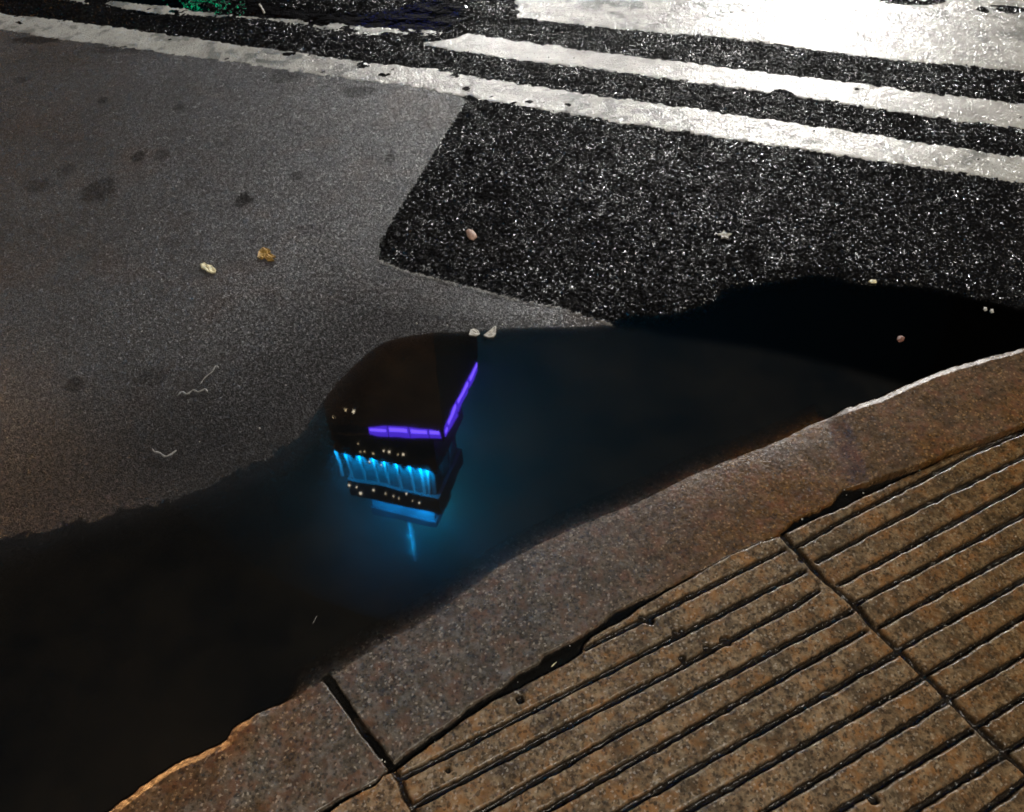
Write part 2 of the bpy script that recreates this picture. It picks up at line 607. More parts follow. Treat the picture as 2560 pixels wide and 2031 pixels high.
def pave_height(X, Y):
    wob = (vnoise(X, Y, .016, 31) - .5) * .0052 + (vnoise(X, Y, .006, 32) - .5) * .0026 + (fbm(X, Y, .07, 33) - .5) * .006
    sf = sd_poly(X, Y, PAVE)
    # how high the kerb stands clear of the water along its run
    left = smooth01((-.40 - X) / .08)
    right = smooth01((X - .74) / .07)
    end = np.maximum(left, right)
    zk = .008 + .012 * left + .014 * right
    w = .055 * (1 - end) + .015 * left + .016 * right
    sw = sf + wob * (.25 + .5 * end)
    kerb = np.where(sw > 0, zk * (1 - np.exp(-np.maximum(sw, 0) / w)), np.maximum(sw * zk / w, -.045))
    ze = .020 * left + .022 * right
    sle = .46 * left + .37 * right
    we = .014 * left + .016 * right
    arris = np.where(sw > 0, ze - sle * np.maximum(0, we - sw), np.maximum(ze - sle * we + sw * 3.0, -.045))
    kerb = kerb * (1 - end) + arris * end
    kerb = kerb + (fbm(X, Y, .10, 41) - .5) * .0022
    # worn cross furrows in the left stone
    cr = dist_poly(X, Y, gpts([(636, 1850), (640, 1900), (622, 1960), (640, 2031)], ZP))
    kerb = kerb - .0022 * np.exp(-(cr / .007) ** 2)
    dj = dist_poly(X, Y, kerb_joint) + wob * .4
    kerb = kerb - .022 * smooth01((.0085 - dj) / .004)
    # slabs
    ins = sd_poly(X, Y, SLABS) + wob * .35
    ina = sd_side(X, Y)
    d = np.full(X.shape, 1.0)
    for g in grooves_a:
        d = np.minimum(d, np.where(ina, dist_poly(X, Y, g), 1.0))
    for g in grooves_b:
        d = np.minimum(d, np.where(~ina, dist_poly(X, Y, g), 1.0))
    d = np.minimum(d, dist_poly(X, Y, joint_ab) - .001)
    d = np.minimum(d, dist_poly(X, Y, joint_ca))
    d = d + wob * .42
    for (cx, cy), r in zip(CH, CHR):
        dd = np.hypot(X - cx, Y - cy) + wob * .8
        d = np.minimum(d, dd - r + .0046)
    d = np.minimum(d, ins + .0046)
    hw = np.where(ina, .0060, .0052)
    fill = .8 + .2 * smooth01((fbm(X, Y, .05, 55) - .32) / .15)
    top = ZP + .001 + (fbm(X, Y, .12, 51) - .5) * .0022 + (vnoise(X, Y, .012, 52) - .5) * .0005
    prof = smooth01((hw + .0016 - d) / .0042)
    slab = top - .0105 * fill * prof - .0019 * np.clip((hw + .0048 - d) / .0044, 0, 1) * smooth01((vnoise(X, Y, .021, 58) - .25) / .4)
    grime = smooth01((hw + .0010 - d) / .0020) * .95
    isslab = ins > -.001
    kb = sd_poly(X, Y, KERB_IN) + wob * .5
    gap = -.006 + (fbm(X, Y, .03, 61) - .5) * .004
    iskerb = (kb > 0)
    kerb = kerb - .014 * smooth01((.004 - kb) / .004) * (kb > -.01)
    H = np.where(isslab, slab, np.where(iskerb, kerb, gap))
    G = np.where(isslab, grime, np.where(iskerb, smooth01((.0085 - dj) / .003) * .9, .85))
    return H, G, isslab, iskerb, sf, ina


def sd_side(X, Y):
    """True left of the joint between the two ribbed slabs"""
    P = np.vstack([joint_ab, [[joint_ab[-1][0], -1.5], [-3, -1.5], [-3, 3], [joint_ab[0][0] - .02, 3]]])
    return inside(X, Y, P)


# ------------------------------------------------------------------ road
def grid(x0, x1, y0, y1, st):
    xs = np.arange(x0, x1 + st / 2, st)
    ys = np.arange(y0, y1 + st / 2, st)
    return np.meshgrid(xs, ys)


RX0, RX1, RY0, RY1 = -2.9, 2.9, .15, 4.25
X, Y = grid(RX0, RX1, RY0, RY1, .005)
H, INC, SP, S2 = road_height(X, Y)
cm = qmid(INC.astype(float)) > .5
sfr = sd_poly(X, Y, PAVE)
keep = qmid(sfr) < -.05
st = np.zeros(X.shape)
for px, py, rx, ry, a in [(345, 398, 17, 13, .6), (405, 392, 20, 14, .45), (610, 505, 22, 16, .75), (740, 447, 16, 12, .55), (250, 482, 40, 26, .5),
                          (980, 402, 16, 12, .6), (720, 195, 40, 16, .55), (100, 470, 30, 16, .4), (190, 965, 24, 20, .55), (385, 945, 30, 22, .5),
                          (680, 750, 26, 18, .35), (260, 256, 14, 8, .6), (450, 275, 14, 8, .5), (60, 205, 22, 8, .4), (900, 235, 40, 14, .5),
                          (835, 895, 10, 9, .9), (1240, 745, 20, 8, .6), (780, 580, 34, 14, .3), (90, 105, 60, 9, .6), (310, 130, 80, 8, .4), (170, 430, 22, 14, .35)]:
    c = ground(px, py)
    e = ground(px + rx, py)
    f = ground(px, py - ry)
    ax, ay = math.hypot(e[0] - c[0], e[1] - c[1]), math.hypot(f[0] - c[0], f[1] - c[1])
    q = ((X - c[0]) / ax) ** 2 + ((Y - c[1]) / ay) ** 2 + (vnoise(X, Y, .02, 77) - .5) * 1.2
    st = np.maximum(st, min(1, a * 1.45) * smooth01((1.5 - q) / .9))
soak = .88 * smooth01((SP + .50) / .50) * smooth01((.15 - X) / .5)
st = np.maximum(st, soak)
pale = .75 * np.exp(-(dist_poly(X, Y, conc_edge) / .006) ** 2) * smooth01((vnoise(X, Y, .03, 71) - .1) / .3)  # pale grains and the raised edge's highlight, both put into the colour
tag(field_mesh('concrete_pavement', X, Y, H, keep & cm, M_CONC, {'stain': st, 'pale': pale}), kind='structure',
    label='grey wet concrete roadway slab beside the kerb')
tag(field_mesh('asphalt_road', X, Y, H, keep & ~cm, M_ASPH), kind='structure', label='coarse black wet asphalt patch')


def flat(name, x0, x1, y0, y1, z, mat):
    me = bpy.data.meshes.new(name)
    me.from_pydata([(x0, y0, z), (x1, y0, z), (x1, y1, z), (x0, y1, z)], [], [(0, 1, 2, 3)])
    return me


bm = bmesh.new()
for x0, x1, y0, y1 in ((-300, 300, RY1, 400), (-300, RX0, -300, RY1), (RX1, 300, -300, RY1), (RX0, RX1, -300, RY0)):
    bm.faces.new([bm.verts.new(p) for p in ((x0, y0, .004), (x1, y0, .004), (x1, y1, .004), (x0, y1, .004))])
tag(from_bm('ground', bm, M_ASPH), kind='structure')


# ------------------------------------------------------------------ painted lines: sheets of thick paint that follow the road's relief
def paint(name, outline, wear, label, clip_px=None, thick=.0032):
    P = gpts(outline)
    x0, y0 = P.min(0) - .03
    x1, y1 = P.max(0) + .03
    X, Y = grid(x0, x1, y0, y1, .005)
    R, _, _, s2 = road_height(X, Y)
    sd = sd_poly(X, Y, P) + (vnoise(X, Y, .03, 81) - .5) * .018 + (vnoise(X, Y, .010, 82) - .5) * .014
    wv, stv = wear(X, Y)
    on = (sd > 0) & (fbm(X, Y, .055, 83) > wv)
    # paint fills the pores: mostly smooth, a little of the relief telegraphs through
    base = np.clip(fbm(X, Y, .15, 84) - .5, -1, 1) * .001 + .0078
    Z = np.where(s2 > -.1, np.maximum(R * .35, .0012 + .0005), base + (R - .004) * .18) + .0008
    edge = smooth01(sd / .012)
    Z = Z - (1 - edge) * .003
    k = (qmid(on.astype(float)) >= 1)
    return tag(field_mesh(name, X, Y, Z, k, M_PAINT, {'stain': stv}), kind='structure', label=label)


def blob(X, Y, px, py, rx, ry):
    c = ground(px, py)
    e = ground(px + rx, py)
    f = ground(px, py - ry)
    return ((X - c[0]) / math.hypot(e[0] - c[0], e[1] - c[1])) ** 2 + ((Y - c[1]) / math.hypot(f[0] - c[0], f[1] - c[1])) ** 2


def wear1(X, Y):
    n = fbm(X, Y, .05, 91)
    b = blob(X, Y, 690, 150, 130, 16)
    s = smooth01((1.3 - b) * 1.2) * smooth01((n - .42) * 6) * .8
    s = np.maximum(s, smooth01((n - .56) * 9) * .6)
    return np.where(b < 1, .22, .17) + .13 * smooth01((fbm(X, Y, .5, 94) - .5) * 6), s


def wear2(X, Y):
    n = fbm(X, Y, .06, 92)
    u = smooth01((X - ground(1120, 120)[0]) / -.12)          # left of here the line is worn through
    b = blob(X, Y, 1955, 250, 32, 20)
    w = .17 + .31 * u + np.where(b < 1, .6, 0)
    return w, u * smooth01((n - .45) * 5) * .7


def wear3(X, Y):
    n = fbm(X, Y, .045, 93)
    w = np.full(X.shape, .08)
    s = smooth01((fbm(X, Y, .09, 95) - .54) * 8) * .55
    for px, py, rx, ry, a in ((1530, 18, 110, 16, 1), (1800, 30, 90, 30, 1), (1535, 36, 16, 8, .8), (2280, 8, 80, 10, 1.2), (2500, 30, 60, 10, 1.2)):
        b = blob(X, Y, px, py, rx, ry)
        s = np.maximum(s, smooth01((1.3 - b)) * smooth01((n - .40) * 7) * .85)
        if a > 1:
            w = np.where(b < 1, .55, w)
    return w, s


paint('lane_line', [(-500, -30), (-200, 8), (0, 36), (119, 50), (238, 65), (416, 89), (594, 116), (772, 140), (950, 163), (1099, 178), (1280, 211), (1458, 238),
                    (1755, 279), (1933, 303), (2171, 339), (2409, 377), (2560, 398), (2750, 428), (2750, 494), (2560, 463), (2409, 443), (2230, 416), (1993, 380),
                    (1755, 347), (1518, 309), (1280, 269), (1158, 247), (1040, 226), (891, 208), (772, 190), (594, 163),
                    (416, 140), (238, 116), (119, 101), (0, 80), (-200, 50), (-500, 8)], wear1, 'long white painted line nearest the kerb')
paint('lane_line', [(60, -25), (220, -2), (400, 14), (594, 40), (772, 50), (950, 70), (1099, 77), (1280, 104), (1458, 128), (1636, 151), (1874, 181), (2112, 208), (2350, 241),
                    (2560, 266), (2750, 290), (2750, 358), (2560, 330), (2350, 303), (2094, 264), (1874, 232), (1696, 208), (1458, 175),
                    (1280, 156), (1028, 116), (900, 108), (772, 92), (594, 68), (400, 38), (220, 14), (60, -8)], wear2, 'second white line, worn away at its left')
paint('crosswalk_bar', [(1292, -70), (1286, 8), (1294, 50), (1330, 56), (1518, 77), (1755, 98), (1934, 116), (2000, 128), (2230, 158), (2439, 172),
                        (2560, 187), (2750, 210), (2750, -70)], wear3, 'broad white crosswalk bar at the top right')

# ------------------------------------------------------------------ pavement: kerb stones and ribbed granite slabs
X, Y = grid(-.95, 2.0, .08, 1.56, .0021)
H, G, ISL, ISK, SF, INA = pave_height(X, Y)
cq = lambda A: qmid(A.astype(float)) > .5
base_keep = qmid(SF) > -.075
# which kerb stone
LK = np.vstack([extend(kerb_joint, .6, 0), [[kerb_joint[-1][0], -1], [-3, -1], [-3, 2.0]]])
left_stone = inside(X, Y, LK)
wet = smooth01((X - .05) / .55) * (.75 + .25 * smooth01((fbm(X, Y, .14, 101) - .4) * 5))
wet = np.maximum(wet, .65 * smooth01((-.33 - X) / .12) * smooth01((fbm(X, Y, .12, 102) - .35) * 5))
wetS = smooth01((X - .35) / .9) * .85
sl = cq(ISL)
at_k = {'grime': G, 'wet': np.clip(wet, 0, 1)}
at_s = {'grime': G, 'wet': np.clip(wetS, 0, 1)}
ca_side = inside(X, Y, np.vstack([joint_ca, [[joint_ca[-1][0], -1], [-3, -1], [-3, 2], [joint_ca[0][0], 2]]]))
kq = base_keep & ~sl
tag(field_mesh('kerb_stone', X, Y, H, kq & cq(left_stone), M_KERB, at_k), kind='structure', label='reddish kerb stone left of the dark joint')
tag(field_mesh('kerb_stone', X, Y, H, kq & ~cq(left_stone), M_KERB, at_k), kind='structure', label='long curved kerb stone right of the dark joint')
A_ = cq(INA)
C_ = cq(ca_side)
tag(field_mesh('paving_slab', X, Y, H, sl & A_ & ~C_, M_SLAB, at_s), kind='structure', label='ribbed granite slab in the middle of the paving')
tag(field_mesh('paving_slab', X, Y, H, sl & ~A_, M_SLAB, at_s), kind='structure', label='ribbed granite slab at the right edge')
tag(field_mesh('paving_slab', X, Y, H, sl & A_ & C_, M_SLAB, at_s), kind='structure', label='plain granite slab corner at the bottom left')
bm = bmesh.new()
bm.faces.new([bm.verts.new(p) for p in ((-60, -60, .012), (60, -60, .012), (60, .05, .012), (-60, .05, .012))])
tag(from_bm('pavement', bm, simple('pavement_granite', (.22, .17, .11), .5, 60, .4, .001)), kind='structure')

# ------------------------------------------------------------------ water
X, Y = grid(-2.6, 2.8, .15, 2.3, .0075)
SPw = sd_poly(X, Y, PUD)
R, INCw, _, _ = road_height(X, Y)
sfw = sd_poly(X, Y, PAVE)
Hp = np.full(X.shape, -1.0)
Hk, _, isl, isk, _, _ = pave_height(X, Y)
bed = np.where(sfw > -.05, Hk, R)
bedr = np.where(sfw > -.05, Hk, np.minimum(0, R))
depth = np.maximum(0, -bedr)
murk = 1 - np.exp(-depth / .0035)
blk = smooth01(.5 - sd_poly(X, Y, CONC) / .05) * smooth01((X - .1) / .2)
gap_zone = (sd_poly(X, Y, SLABS) > -.08) & (~isl)
k = (qmid(SPw) > -.25) & ((qmid(sfw) < .10) | cq(gap_zone))
tag(field_mesh('puddle', X, Y, np.zeros(X.shape), k, M_WATER, {'murk': murk, 'black': blk}), kind='structure', label='still black puddle along the kerb')
x0, y0 = PUD2.min(0) - .1
x1, y1 = PUD2.max(0) + .1
X, Y = grid(x0, x1, y0, y1, .01)
R, _, _, s2 = road_height(X, Y)
murk = 1 - np.exp(-np.maximum(0, -R) / .004)
tag(field_mesh('puddle', X, Y, np.full(X.shape, .0012), qmid(s2) > -.09, M_WATER2, {'murk': murk, 'black': np.ones(X.shape)}), kind='structure',
    label='small dark puddle beyond the white lines')


# ------------------------------------------------------------------ small things lying about
def crumple(name, px, py, outline, thick, mat, z, label, cat, seed=1, rough=.002, group=None, dome=0.0):
    """a small flat irregular scrap: outline in photo pixels round (px,py)"""
    rnd = random.Random(seed)
    c = ground(px, py, z)
    P = [ground(px + a, py + b, z) for a, b in outline]
    P = [(p[0] - c[0], p[1] - c[1]) for p in P]
    n = len(P)
    bm = bmesh.new()
    rings = [1.0, .8, .5, .22]
    top = []
    for r in rings:
        top.append([bm.verts.new((p[0] * r, p[1] * r, thick + dome * (1 - r * r) + rnd.uniform(-1, 1) * rough * (1 if r < 1 else .4))) for p in P])
    ctr = bm.verts.new((0, 0, thick + dome))
    bot = [bm.verts.new((p[0] * .96, p[1] * .96, 0)) for p in P]
    for a, b in zip(top[:-1], top[1:]):
        for i in range(n):
            bm.faces.new((a[i], a[(i + 1) % n], b[(i + 1) % n], b[i]))
    for i in range(n):
        bm.faces.new((top[-1][i], top[-1][(i + 1) % n], ctr))
        bm.faces.new((bot[i], bot[(i + 1) % n], top[0][(i + 1) % n], top[0][i]))
    bm.faces.new(bot[::-1])
    bmesh.ops.recalc_face_normals(bm, faces=bm.faces)
    o = from_bm(name, bm, mat, smooth=dome > .002)
    o.location = (c[0], c[1], z)
    return tag(o, label, cat, group)


M_PAPER = simple('cream_paper', (.80, .72, .46), .45, 90, .2, .0006)
M_LEAF = simple('dry_leaf', (.42, .26, .07), .5, 160, .5, .001)
M_PINK = simple('pink_stone', (.48, .31, .24), .45, 150, .35, .001)
M_WHITE = simple('pale_scrap', (.50, .48, .43), .45, 150, .25, .0008)
M_TISSUE = simple('wet_tissue', (.27, .265, .25), .35, 150, .3, .0015)
M_RED = simple('red_stone', (.16, .055, .03), .5, 150, .35, .001)
crumple('paper_scrap', 521, 672, [(-20, -9), (-9, -13), (-2, -8), (8, -6), (20, 5), (18, 12), (8, 13), (-3, 9), (-9, 4), (-17, 1)], .004, M_PAPER, .0085,
        'small cream scrap of paper, oblong, on the grey concrete', 'paper scrap', 3)
crumple('paper_scrap', 1812, 590, [(-20, -2), (-8, -5), (-3, -12), (4, -5), (18, -4), (8, 3), (9, 10), (-2, 6), (-10, 8), (-8, 2)], .004, M_WHITE, .008,
        'tiny pale star shaped scrap on the coarse black asphalt', 'paper scrap', 4)
crumple('paper_scrap', 1228, 834, [(-19, 8), (-6, -2), (9, -14), (13, -14), (12, 4), (6, 11), (-8, 12)], .006, M_WHITE, -.001,
        'pale three cornered scrap at the edge of the puddle', 'paper scrap', 5)
crumple('paper_scrap', 1187, 834, [(-14, 6), (-11, -6), (-2, -9), (8, -5), (13, 3), (4, 8)], .005, M_WHITE, -.001,
        'pale rounded crumb just left of the three cornered scrap', 'paper scrap', 6)
crumple('pebble', 1178, 589, [(-14, -9), (-6, -14), (4, -11), (12, -2), (15, 6), (6, 13), (-4, 11), (-10, 4)], .004, M_PINK, .006,
        'pinkish pebble on the coarse black asphalt', 'pebble', 7, .0015, dome=.008)
crumple('pebble', 2250, 850, [(-10, 2), (-6, -7), (4, -9), (11, -4), (8, 5), (-3, 9)], .003, M_RED, -.003,
        'dull red pebble standing in the black water', 'pebble', 8, .001, dome=.004)
crumple('pebble', 2462, 775, [(-6, 0), (-2, -5), (4, -3), (5, 3), (-1, 5)], .003, M_WHITE, -.002, 'first of two tiny glints made as pale lumps in the black water at the right', 'pebble', 9, .001, dome=.004)  # pale lump standing in for a glint on the water
crumple('pebble', 2478, 780, [(-5, 0), (-2, -5), (4, -4), (6, 3), (-1, 5)], .003, M_WHITE, -.002, 'second of two tiny glints made as pale lumps in the black water, nearer the right edge', 'pebble', 10, .001, dome=.004)  # second glint, likewise a pale lump
crumple('pebble', 2180, 706, [(-11, 1), (-4, -4), (9, -3), (11, 3), (-2, 4)], .004, M_PAPER, .001, 'small cream pebble on the far shore of the black water', 'pebble', 11, .001, dome=.003)
leaf = crumple('dead_leaf', 666, 638, [(-22, 8), (-18, -8), (-8, -17), (6, -14), (12, -8), (6, -4), (18, 2), (24, 6), (14, 9), (20, 16), (4, 17), (-4, 8), (-12, 12)], .004, M_LEAF, .0085,
               'yellow brown crumpled leaf on the grey concrete', 'leaf', 12, .004)


def strand(name, pts, r, mat, label, cat, z=.0075, group=None, seed=1):
    """a wet twisted strand lying on the road"""
    rnd = random.Random(seed)
    P = resample(gpts(pts, z), .004)
    bm = bmesh.new()
    c = P.mean(0)
    prev = None
    n = 7
    for i, p in enumerate(P):
        a = P[min(i + 1, len(P) - 1)] - P[max(i - 1, 0)]
        a = a / (np.linalg.norm(a) + 1e-9)
        nx, ny = -a[1], a[0]
        rr = r * (.45 + .8 * rnd.random()) * (1 if 0 < i < len(P) - 1 else .3)
        zz = rnd.random() * r * .6
        ring = [bm.verts.new((p[0] - c[0] + nx * math.cos(t) * rr, p[1] - c[1] + ny * math.cos(t) * rr, zz + math.sin(t) * rr * .7)) for t in [2 * math.pi * k / n for k in range(n)]]
        if prev:
            for k in range(n):
                bm.faces.new((prev[k], prev[(k + 1) % n], ring[(k + 1) % n], ring[k]))
        else:
            bm.faces.new(ring[::-1])
        prev = ring
    bm.faces.new(prev)
    bmesh.ops.recalc_face_normals(bm, faces=bm.faces)
    o = from_bm(name, bm, mat, smooth=True)
    o.location = (c[0], c[1], z)
    return tag(o, label, cat, group)


strand('tissue_shred', [(443, 990), (455, 980), (468, 986), (482, 976), (497, 980), (512, 974), (520, 982)], .0022, M_TISSUE,
       'pale wavy shred of wet tissue lying crosswise, middle of three on the concrete', 'tissue shred', seed=2)
strand('tissue_shred', [(500, 962), (512, 945), (530, 930), (540, 915), (548, 922)], .0016, M_TISSUE,
       'thin shred of wet tissue slanting up from the middle wavy one', 'tissue shred', seed=3)
strand('tissue_shred', [(381, 1122), (386, 1130), (400, 1133), (412, 1142), (425, 1138), (436, 1130), (441, 1126)], .0024, M_TISSUE,
       'bent shred of wet tissue nearest the puddle', 'tissue shred', seed=4)
strand('twig', [(648, 12), (655, 22), (661, 34)], .0045, M_WHITE, 'short pale twig beside the small far puddle', 'twig', seed=5)
strand('fibre', [(782, 1560), (786, 1552), (792, 1540)], .0008, M_TISSUE, 'hair thin pale fibre floating on the black puddle', 'fibre', z=.001, seed=6)
strand('fibre', [(1378, 1668), (1384, 1662), (1392, 1655)], .0014, M_PAPER, 'tiny straw coloured fibre in the gap behind the kerb', 'fibre', z=.001, seed=7)


# fine grit washed against the kerb, the slab gap and the puddle's edge
rnd = random.Random(21)
bm = bmesh.new()
def grain(x, y, z, r):
    m = bmesh.ops.create_icosphere(bm, subdivisions=1, radius=r)
    for v in m['verts']:
        v.co *= rnd.uniform(.65, 1.25)
        v.co.z *= .7
        v.co += Vector((x, y, z))
for i in range(150):
    k_ = rnd.random() * .9 + .1
    if k_ < .45:
        p = shore[rnd.randrange(8, len(shore) - 8)]
        q_ = (p[0] + rnd.gauss(0, .035), p[1] + rnd.gauss(0, .035))
        if inside(np.array([q_[0]]), np.array([q_[1]]), PUD)[0]: continue
        grain(q_[0], q_[1], .002, rnd.uniform(.0012, .0028))
    elif k_ < .65:
        p = kerb_back[rnd.randrange(2, len(kerb_back) - 2)]
        grain(p[0] + rnd.gauss(0, .012), p[1] + rnd.gauss(0, .012), .006, rnd.uniform(.0010, .0022))
    else:
        a_, b_ = rnd.uniform(0, 2560), rnd.uniform(200, 820)
        p = ground(a_, b_)
        if inside(np.array([p[0]]), np.array([p[1]]), PUD)[0]: continue
        grain(p[0], p[1], .006, rnd.uniform(.0012, .0026))
tag(from_bm('grit', bm, M_WHITE), kind='stuff', label='fine pale grit scattered on the wet road and along the kerb')

# ------------------------------------------------------------------ the lit tower mirrored in the puddle
def sky_point(px, py, plane_p, plane_n):
    """where the mirrored line of sight meets a vertical face"""
    v = ray(px, py)
    d = np.array([v[0], v[1], -v[2]])
    o = np.array([0, 0, -CAM_H])
    t = ((plane_p[0] - o[0]) * plane_n[0] + (plane_p[1] - o[1]) * plane_n[1]) / (d[0] * plane_n[0] + d[1] * plane_n[1])
    return o + d * t


def z5(x, y):
    return (700 + x / 2.443, 780 + y / 2.443)


M_TOWER = simple('dark_tower_cladding', (.10, .075, .05), .5, .25, .5)
M_CROWN = simple('crown_panel', (.16, .17, .18), .6, .6, .3)
M_PAR = simple('parapet_cladding', (.030, .030, .034), .6, .6, .3)
M_FIN = simple('crown_column', (.55, .56, .57), .5, .6, .15)


def emitter(name, col, s):
    t = NT(name)
    t.pbr(Base_Color=(.02, .02, .02), Emission_Color=col, Emission_Strength=s)
    return t.m


M_VIOLET = emitter('violet_led_panel', (.10, .035, 1.0), 17)
M_VCORE = emitter('violet_led_core', (.16, .08, 1.0), 42)
M_WIN = emitter('warm_lamp', (1, .86, .62), 22)
M_WIN2 = emitter('dim_warm_lamp', (1, .78, .45), 12)

Lf, Lc, Lr, Lb = (-31.9, 88.2), (-11.9, 87.2), (-6.2, 104.5), (-36.0, 110.0)
LOW = [Lf, Lc, Lr, Lb]
Uf, Uc, Ur, Ub = (-34.1, 94.4), (-14.2, 89.4), (-9.9, 103.1), (-31.0, 110.0)
MID = [Uf, Uc, Ur, Ub]
Z_LOW, Z_LEDGE, Z_PAR, Z_PART, Z_TOP = 106.8, 122.5, 132.5, 141.0, 147.5


def shrink(P, d):
    P = np.array(P, float)
    c = P.mean(0)
    out = []
    n = len(P)
    for i in range(n):
        a, b, e = P[i - 1], P[i], P[(i + 1) % n]
        u = (b - a) / np.linalg.norm(b - a)
        v = (e - b) / np.linalg.norm(e - b)
        n1, n2 = np.array([-u[1], u[0]]), np.array([-v[1], v[0]])
        if n1 @ (c - b) < 0: n1 = -n1
        if n2 @ (c - b) < 0: n2 = -n2
        m = n1 + n2
        m = m / (m @ n1)
        out.append(tuple(b + m * d))
    return out


tower = tag(empty('tower', (-22, 98, 0)), 'dark high rise tower with blue lit crown mirrored upside down in the puddle', 'tower')


def part(name, bm, mat, parent=tower, label=None, smooth=False):
    o = from_bm(name, bm, mat, parent, smooth)
    o.matrix_parent_inverse = parent.matrix_world.inverted()
    if parent is tower:
        o.location = (0, 0, 0)
        o.matrix_parent_inverse.identity()
        o.location = (22, -98, 0)
    if label: o['label'] = label
    return o


bm = bmesh.new(); prism(bm, LOW, 0, Z_LOW); part('wall', bm, M_TOWER)
bm = bmesh.new(); prism(bm, shrink(LOW, 1.6), Z_LOW, 109.6); part('recessed_storey', bm, M_PAR)
bm = bmesh.new(); prism(bm, shrink(LOW, .3), 109.6, 110.6); part('ledge', bm, M_PAR)
bm = bmesh.new(); prism(bm, MID, 110.6, Z_LEDGE); part('upper_wall', bm, M_TOWER)
crown_in = shrink(MID, 1.3)
bm = bmesh.new(); prism(bm, crown_in, Z_LEDGE, Z_PAR); part('crown_wall', bm, M_CROWN)
bm = bmesh.new(); prism(bm, shrink(MID, .5), Z_PAR, 138.0); part('parapet', bm, M_PAR)
TOPP = shrink(MID, 3.4)
bm = bmesh.new(); prism(bm, TOPP, 138.0, 145.5); part('upper_crown', bm, M_CROWN)
bm = bmesh.new(); prism(bm, shrink(MID, 3.0), 145.5, 148.0); part('roof_cap', bm, M_PAR)
sp = sky_point(*z5(822, 1480), (-22.5, 97), (0.0, 1.0))
bm = bmesh.new(); cone(bm, (sp[0], sp[1], 148.0), (sp[0], sp[1], 169.0), .6, .3, 12); part('spire', bm, M_FIN)

# violet light panels in the recess: along the front and, tilted open, along the right flank
def panels(A, B, ts, z0, z1, off, name='light_panel'):
    A, B = np.array(A), np.array(B)
    u = (B - A) / np.linalg.norm(B - A)
    nrm = np.array([u[1], -u[0]])
    for a, b, za, zb in ts:
        p, q = A + (B - A) * a + nrm * off, A + (B - A) * b + nrm * off
        bm = bmesh.new()
        vs = []
        for w in (0, -.15):
            for (c, zl, zh) in ((p, za[0], za[1]), (q, zb[0], zb[1])):
                vs.append(bm.verts.new((c[0] + nrm[0] * w, c[1] + nrm[1] * w, zl)))
                vs.append(bm.verts.new((c[0] + nrm[0] * w, c[1] + nrm[1] * w, zh)))
        f = [(0, 2, 3, 1), (4, 5, 7, 6), (0, 1, 5, 4), (2, 6, 7, 3), (1, 3, 7, 5), (0, 4, 6, 2)]
        for g in f:
            bm.faces.new([vs[i] for i in g])
        bmesh.ops.recalc_face_normals(bm, faces=bm.faces)
        pn = part(name, bm, M_VIOLET)
        d0 = (q - p) * .06
        bm = bmesh.new()
        zl0, zl1 = za[0] + (za[1] - za[0]) * .10, za[0] + (za[1] - za[0]) * .42
        mid = (p + q) / 2 + nrm * .10
        box(bm, (mid[0], mid[1], (zl0 + zl1) / 2), (np.linalg.norm(q - p) * .86, .1, zl1 - zl0), math.atan2((q - p)[1], (q - p)[0]))
        co = from_bm('led_core', bm, M_VCORE, pn)
        co.location = (0, 0, 0)


R0 = (106.9, 109.4)
panels(Lf, Lc, [(.35, .51, (107.4, 109.0), R0), (.517, .70, R0, R0), (.706, .86, R0, R0), (.866, .97, R0, (107.6, 109.4)),
                ], 0, 0, .02)
panels(Lc, Lr, [(.03, .09, (107.6, 109.4), R0), (.10, .36, (106.9, 109.5), (106.9, 110.5)), (.38, .68, (106.9, 109.9), (106.9, 110.5)), (.70, .96, (106.9, 109.9), (107.4, 109.6))], 0, 0, .02)

def spot(name, loc, power, col, aim, ang):
    d = bpy.data.lights.new(name, 'SPOT')
    d.energy = power
    d.color = col
    d.shadow_soft_size = 0
    d.spot_size = math.radians(ang)
    d.spot_blend = 1.0
    o = bpy.data.objects.new(name, d)
    o.location = loc
    o.rotation_euler = Vector(aim).to_track_quat('-Z', 'Y').to_euler()
    COL.objects.link(o)
    return o


# crown: a lamp at the foot of each half round column
def lamp_light(name, loc, power, col, r, parent=None):
    d = bpy.data.lights.new(name, 'POINT')
    d.energy = power
    d.color = col
    d.shadow_soft_size = r
    o = bpy.data.objects.new(name, d)
    o.location = loc
    COL.objects.link(o)
    return o


CY = (.0, .42, 1.0)
ci = np.array(crown_in)
fa, fb = ci[0], ci[1]
fu = (fb - fa) / np.linalg.norm(fb - fa)
fn = np.array([fu[1], -fu[0]])
if fn @ np.array([0, -1.0]) < 0: fn = -fn
beams = [(345, 850), (405, 865), (490, 888), (570, 905), (645, 925), (720, 945), (800, 965), (865, 980), (903, 985)]
for bx, by in beams:
    p = sky_point(*z5(bx, by), fa, fn)
    q = np.array([p[0], p[1]]) + fn * .1
    bm = bmesh.new()
    cone(bm, (q[0], q[1], Z_LEDGE), (q[0], q[1], Z_PAR), .34, .30, 10)
    part('column', bm, M_FIN)
    l = q + fn * .9
    spot('floodlight', (l[0], l[1], Z_LEDGE + .12), 190000, CY, (-fn[0] * .16, -fn[1] * .22, 1), 52)
# violet lamps added for the panels' spill on the flank above the recess
ma, mb = np.array(Uc), np.array(Ur)
mn = np.array([(mb - ma)[1], -(mb - ma)[0]]); mn /= np.linalg.norm(mn)
if mn[0] < 0: mn = -mn
for t_, pw in ((.10, 12000), (.34, 22000), (.62, 22000), (.86, 10000)):
    q = ma + (mb - ma) * t_ + mn * 1.3
    spot('added_spill_spot', (q[0], q[1], 110.7), pw, (.12, .05, 1.0), (-mn[0] * .35, -mn[1] * .35, 1), 120)
